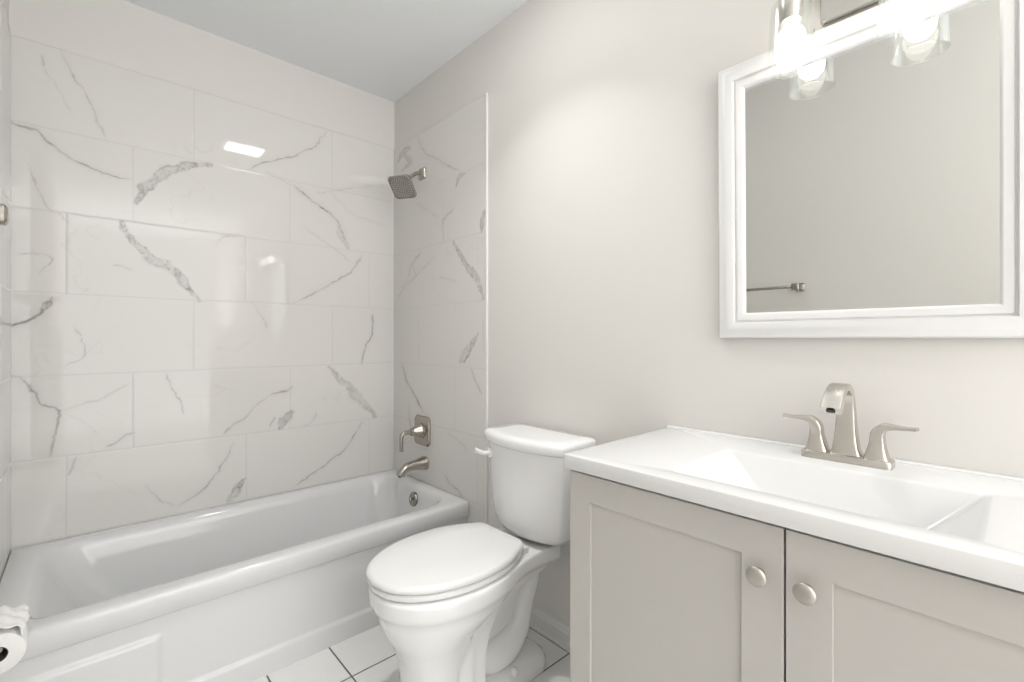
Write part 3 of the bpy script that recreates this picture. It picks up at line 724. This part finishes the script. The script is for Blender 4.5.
# ---------------------------------------------------------------- vanity light
vl = thing('vanity_light', 'two bulb vanity light with clear tapered glass shades over the mirror', 'light fixture', (2.187, 0, 1.96))
bm = bmesh.new(); loft(bm, [[(2.187 + q[0], -d, 1.962 + q[1]) for q in rrect(0, 0, a, b, 0.008, 0, 5)] for a, b, d in ((0.062, 0.060, 0.001), (0.062, 0.060, 0.016), (0.058, 0.056, 0.021))])
obj('backplate', bm, M_NICKEL, vl)
bm = bmesh.new(); box(bm, 2.07, 2.304, -0.040, -0.020, 1.985, 2.005); obj('crossbar', bm, M_NICKEL, vl, bevel=0.003)
for sx in (2.0865, 2.2985):
    sy = -0.098; zb = 1.7870; zt = zb + 0.148
    bm = bmesh.new(); path = catmull([(sx, -0.035, 1.995), (sx, -0.065, 2.000), (sx, sy + 0.004, 1.992), (sx, sy, 1.965)], 5); tube(bm, path, 0.007, 12); arm = obj('arm', bm, M_NICKEL, vl)
    bm = bmesh.new(); lathe(bm, [(0.0, 0.0), (0.024, 0.001), (0.026, 0.006), (0.0245, 0.060), (0.021, 0.072), (0.0, 0.073)], 28, (sx, sy, 1.966), (0, 0, -1)); obj('socket', bm, M_NICKEL, arm)
    bm = bmesh.new()
    lathe(bm, [(0.024, zt + 0.002), (0.036, zt + 0.001), (0.0405, zt - 0.004), (0.0415, zt - 0.012), (0.0485, zb + 0.002), (0.0482, zb - 0.0005), (0.0500, zb - 0.0018), (0.0516, zb - 0.0005), (0.0512, zb + 0.002), (0.0438, zt - 0.010), (0.0430, zt - 0.002), (0.038, zt + 0.004), (0.024, zt + 0.005)], 56, (sx, sy, 0), (0, 0, 1))
    obj('glass_shade', bm, M_GLASS, vl, angle=60)
    bm = bmesh.new(); lathe(bm, [(0.0, 0.0), (0.013, 0.001), (0.0155, 0.006), (0.0225, 0.012), (0.0275, 0.021), (0.0300, 0.034), (0.0290, 0.046), (0.0240, 0.057), (0.0155, 0.0645), (0.007, 0.0675), (0.0, 0.068)], 32, (sx, sy, 1.886), (0, 0, -1))
    obj('bulb', bm, M_BULB, vl)

# ---------------------------------------------------------------- ceiling fan light (seen mirrored in the tiles)
fx, fy = 1.295, -0.487
fl = thing('exhaust_fan_light', 'white ceiling fan with a glowing rectangular lens, reflected in the glossy tiles', 'ceiling fan light', (fx, fy, H))
bm = bmesh.new(); loft(bm, [rrect(fx, fy, a, b, 0.01, z) for a, b, z in ((0.16, 0.16, H - 0.0005), (0.16, 0.16, H - 0.010), (0.15, 0.15, H - 0.018), (0.088, 0.118, H - 0.020))])
obj('grille', bm, M_TRIM, fl)
bm = bmesh.new(); loft(bm, [rrect(fx, fy, a, b, 0.008, z) for a, b, z in ((0.083, 0.113, H - 0.019), (0.083, 0.113, H - 0.026), (0.078, 0.108, H - 0.029))])
obj('light_lens', bm, M_FANLENS, fl)

# ---------------------------------------------------------------- towel bar on the left wall
tb = thing('towel_bar', 'brushed nickel towel bar on the plain wall opposite the mirror', 'towel bar', (1.43, -L, 1.373))
bm = bmesh.new(); tube(bm, [(1.205, -1.445, 1.373), (1.655, -1.445, 1.373)], 0.0075, 16); obj('bar', bm, M_NICKEL_D, tb)
for px in (1.202, 1.658):
    bm = bmesh.new()
    loft(bm, [[(px + q[0], -L + d, 1.373 + q[1]) for q in rrect(0, 0, a, a, a * 0.3, 0, 5)] for a, d in ((0.022, 0.0), (0.022, 0.006), (0.014, 0.012), (0.013, 0.064), (0.017, 0.068), (0.017, 0.096), (0.014, 0.099))])
    obj('post', bm, M_NICKEL_D, tb)

# ---------------------------------------------------------------- toilet paper and its holder
RX, RY, RZ, RR = 1.05, -1.455, 0.506, 0.041
th = thing('toilet_paper_holder', 'open arm toilet paper holder on the left wall, mostly hidden by its roll', 'toilet paper holder', (RX - 0.13, -L, RZ))
bm = bmesh.new(); lathe(bm, [(0.024, 0.0), (0.024, 0.006), (0.012, 0.012), (0.010, 0.08), (0.012, 0.094), (0.0, 0.096)], 24, (RX - 0.13, -L, RZ + 0.0), (0, 1, 0)); obj('post', bm, M_NICKEL_D, th)
bm = bmesh.new(); tube(bm, [(RX - 0.13, RY, RZ + 0.005), (RX - 0.01, RY, RZ + 0.005)], 0.007, 14); obj('arm', bm, M_NICKEL_D, th)
tp = thing('toilet_paper_roll', 'white toilet paper roll with its loose end crumpled on top, by the tub', 'toilet paper', (RX - 0.05, RY, RZ))
bm = bmesh.new(); lathe(bm, [(0.0155, -0.1), (RR - 0.001, -0.1), (RR, -0.099), (RR, -0.001), (RR - 0.001, 0), (0.0155, 0), (0.0155, -0.1)], 56, (RX, RY, RZ), (1, 0, 0)); obj('roll', bm, M_PAPER, tp, angle=50)
bm = bmesh.new(); lathe(bm, [(0.0155, -0.1), (0.0155, 0.0005), (0.0145, 0.0005), (0.0145, -0.1)], 40, (RX, RY, RZ), (1, 0, 0)); obj('cardboard_core', bm, M_CORE, tp)
# folded, wavy loose sheet resting over the top of the roll
bm = bmesh.new(); nu, nv = 26, 34; g = []
rs = np.random.default_rng(3)
for i in range(nu):
    row = []
    for j in range(nv):
        a = math.radians(38 + 104 * j / (nv - 1)); s = i / (nu - 1)
        w = 0.0035 * math.sin(9 * a + 2.0 * s) * math.sin(3.1 * s + 1) + 0.002 * math.sin(17 * s + 3 * a)
        rr = RR + 0.009 + w + 0.006 * math.sin(math.pi * (j / (nv - 1)))
        x = RX - 0.103 + 0.106 * s + 0.004 * math.sin(11 * a)
        row.append(bm.verts.new((x, RY + rr * math.cos(a), RZ + rr * math.sin(a))))
    g.append(row)
for i in range(nu - 1):
    for j in range(nv - 1): bm.faces.new((g[i][j], g[i+1][j], g[i+1][j+1], g[i][j+1]))
ls = obj('loose_sheet', bm, M_PAPER, tp, angle=80)
sd = ls.modifiers.new('thick', 'SOLIDIFY'); sd.thickness = 0.0025; sd.offset = -1
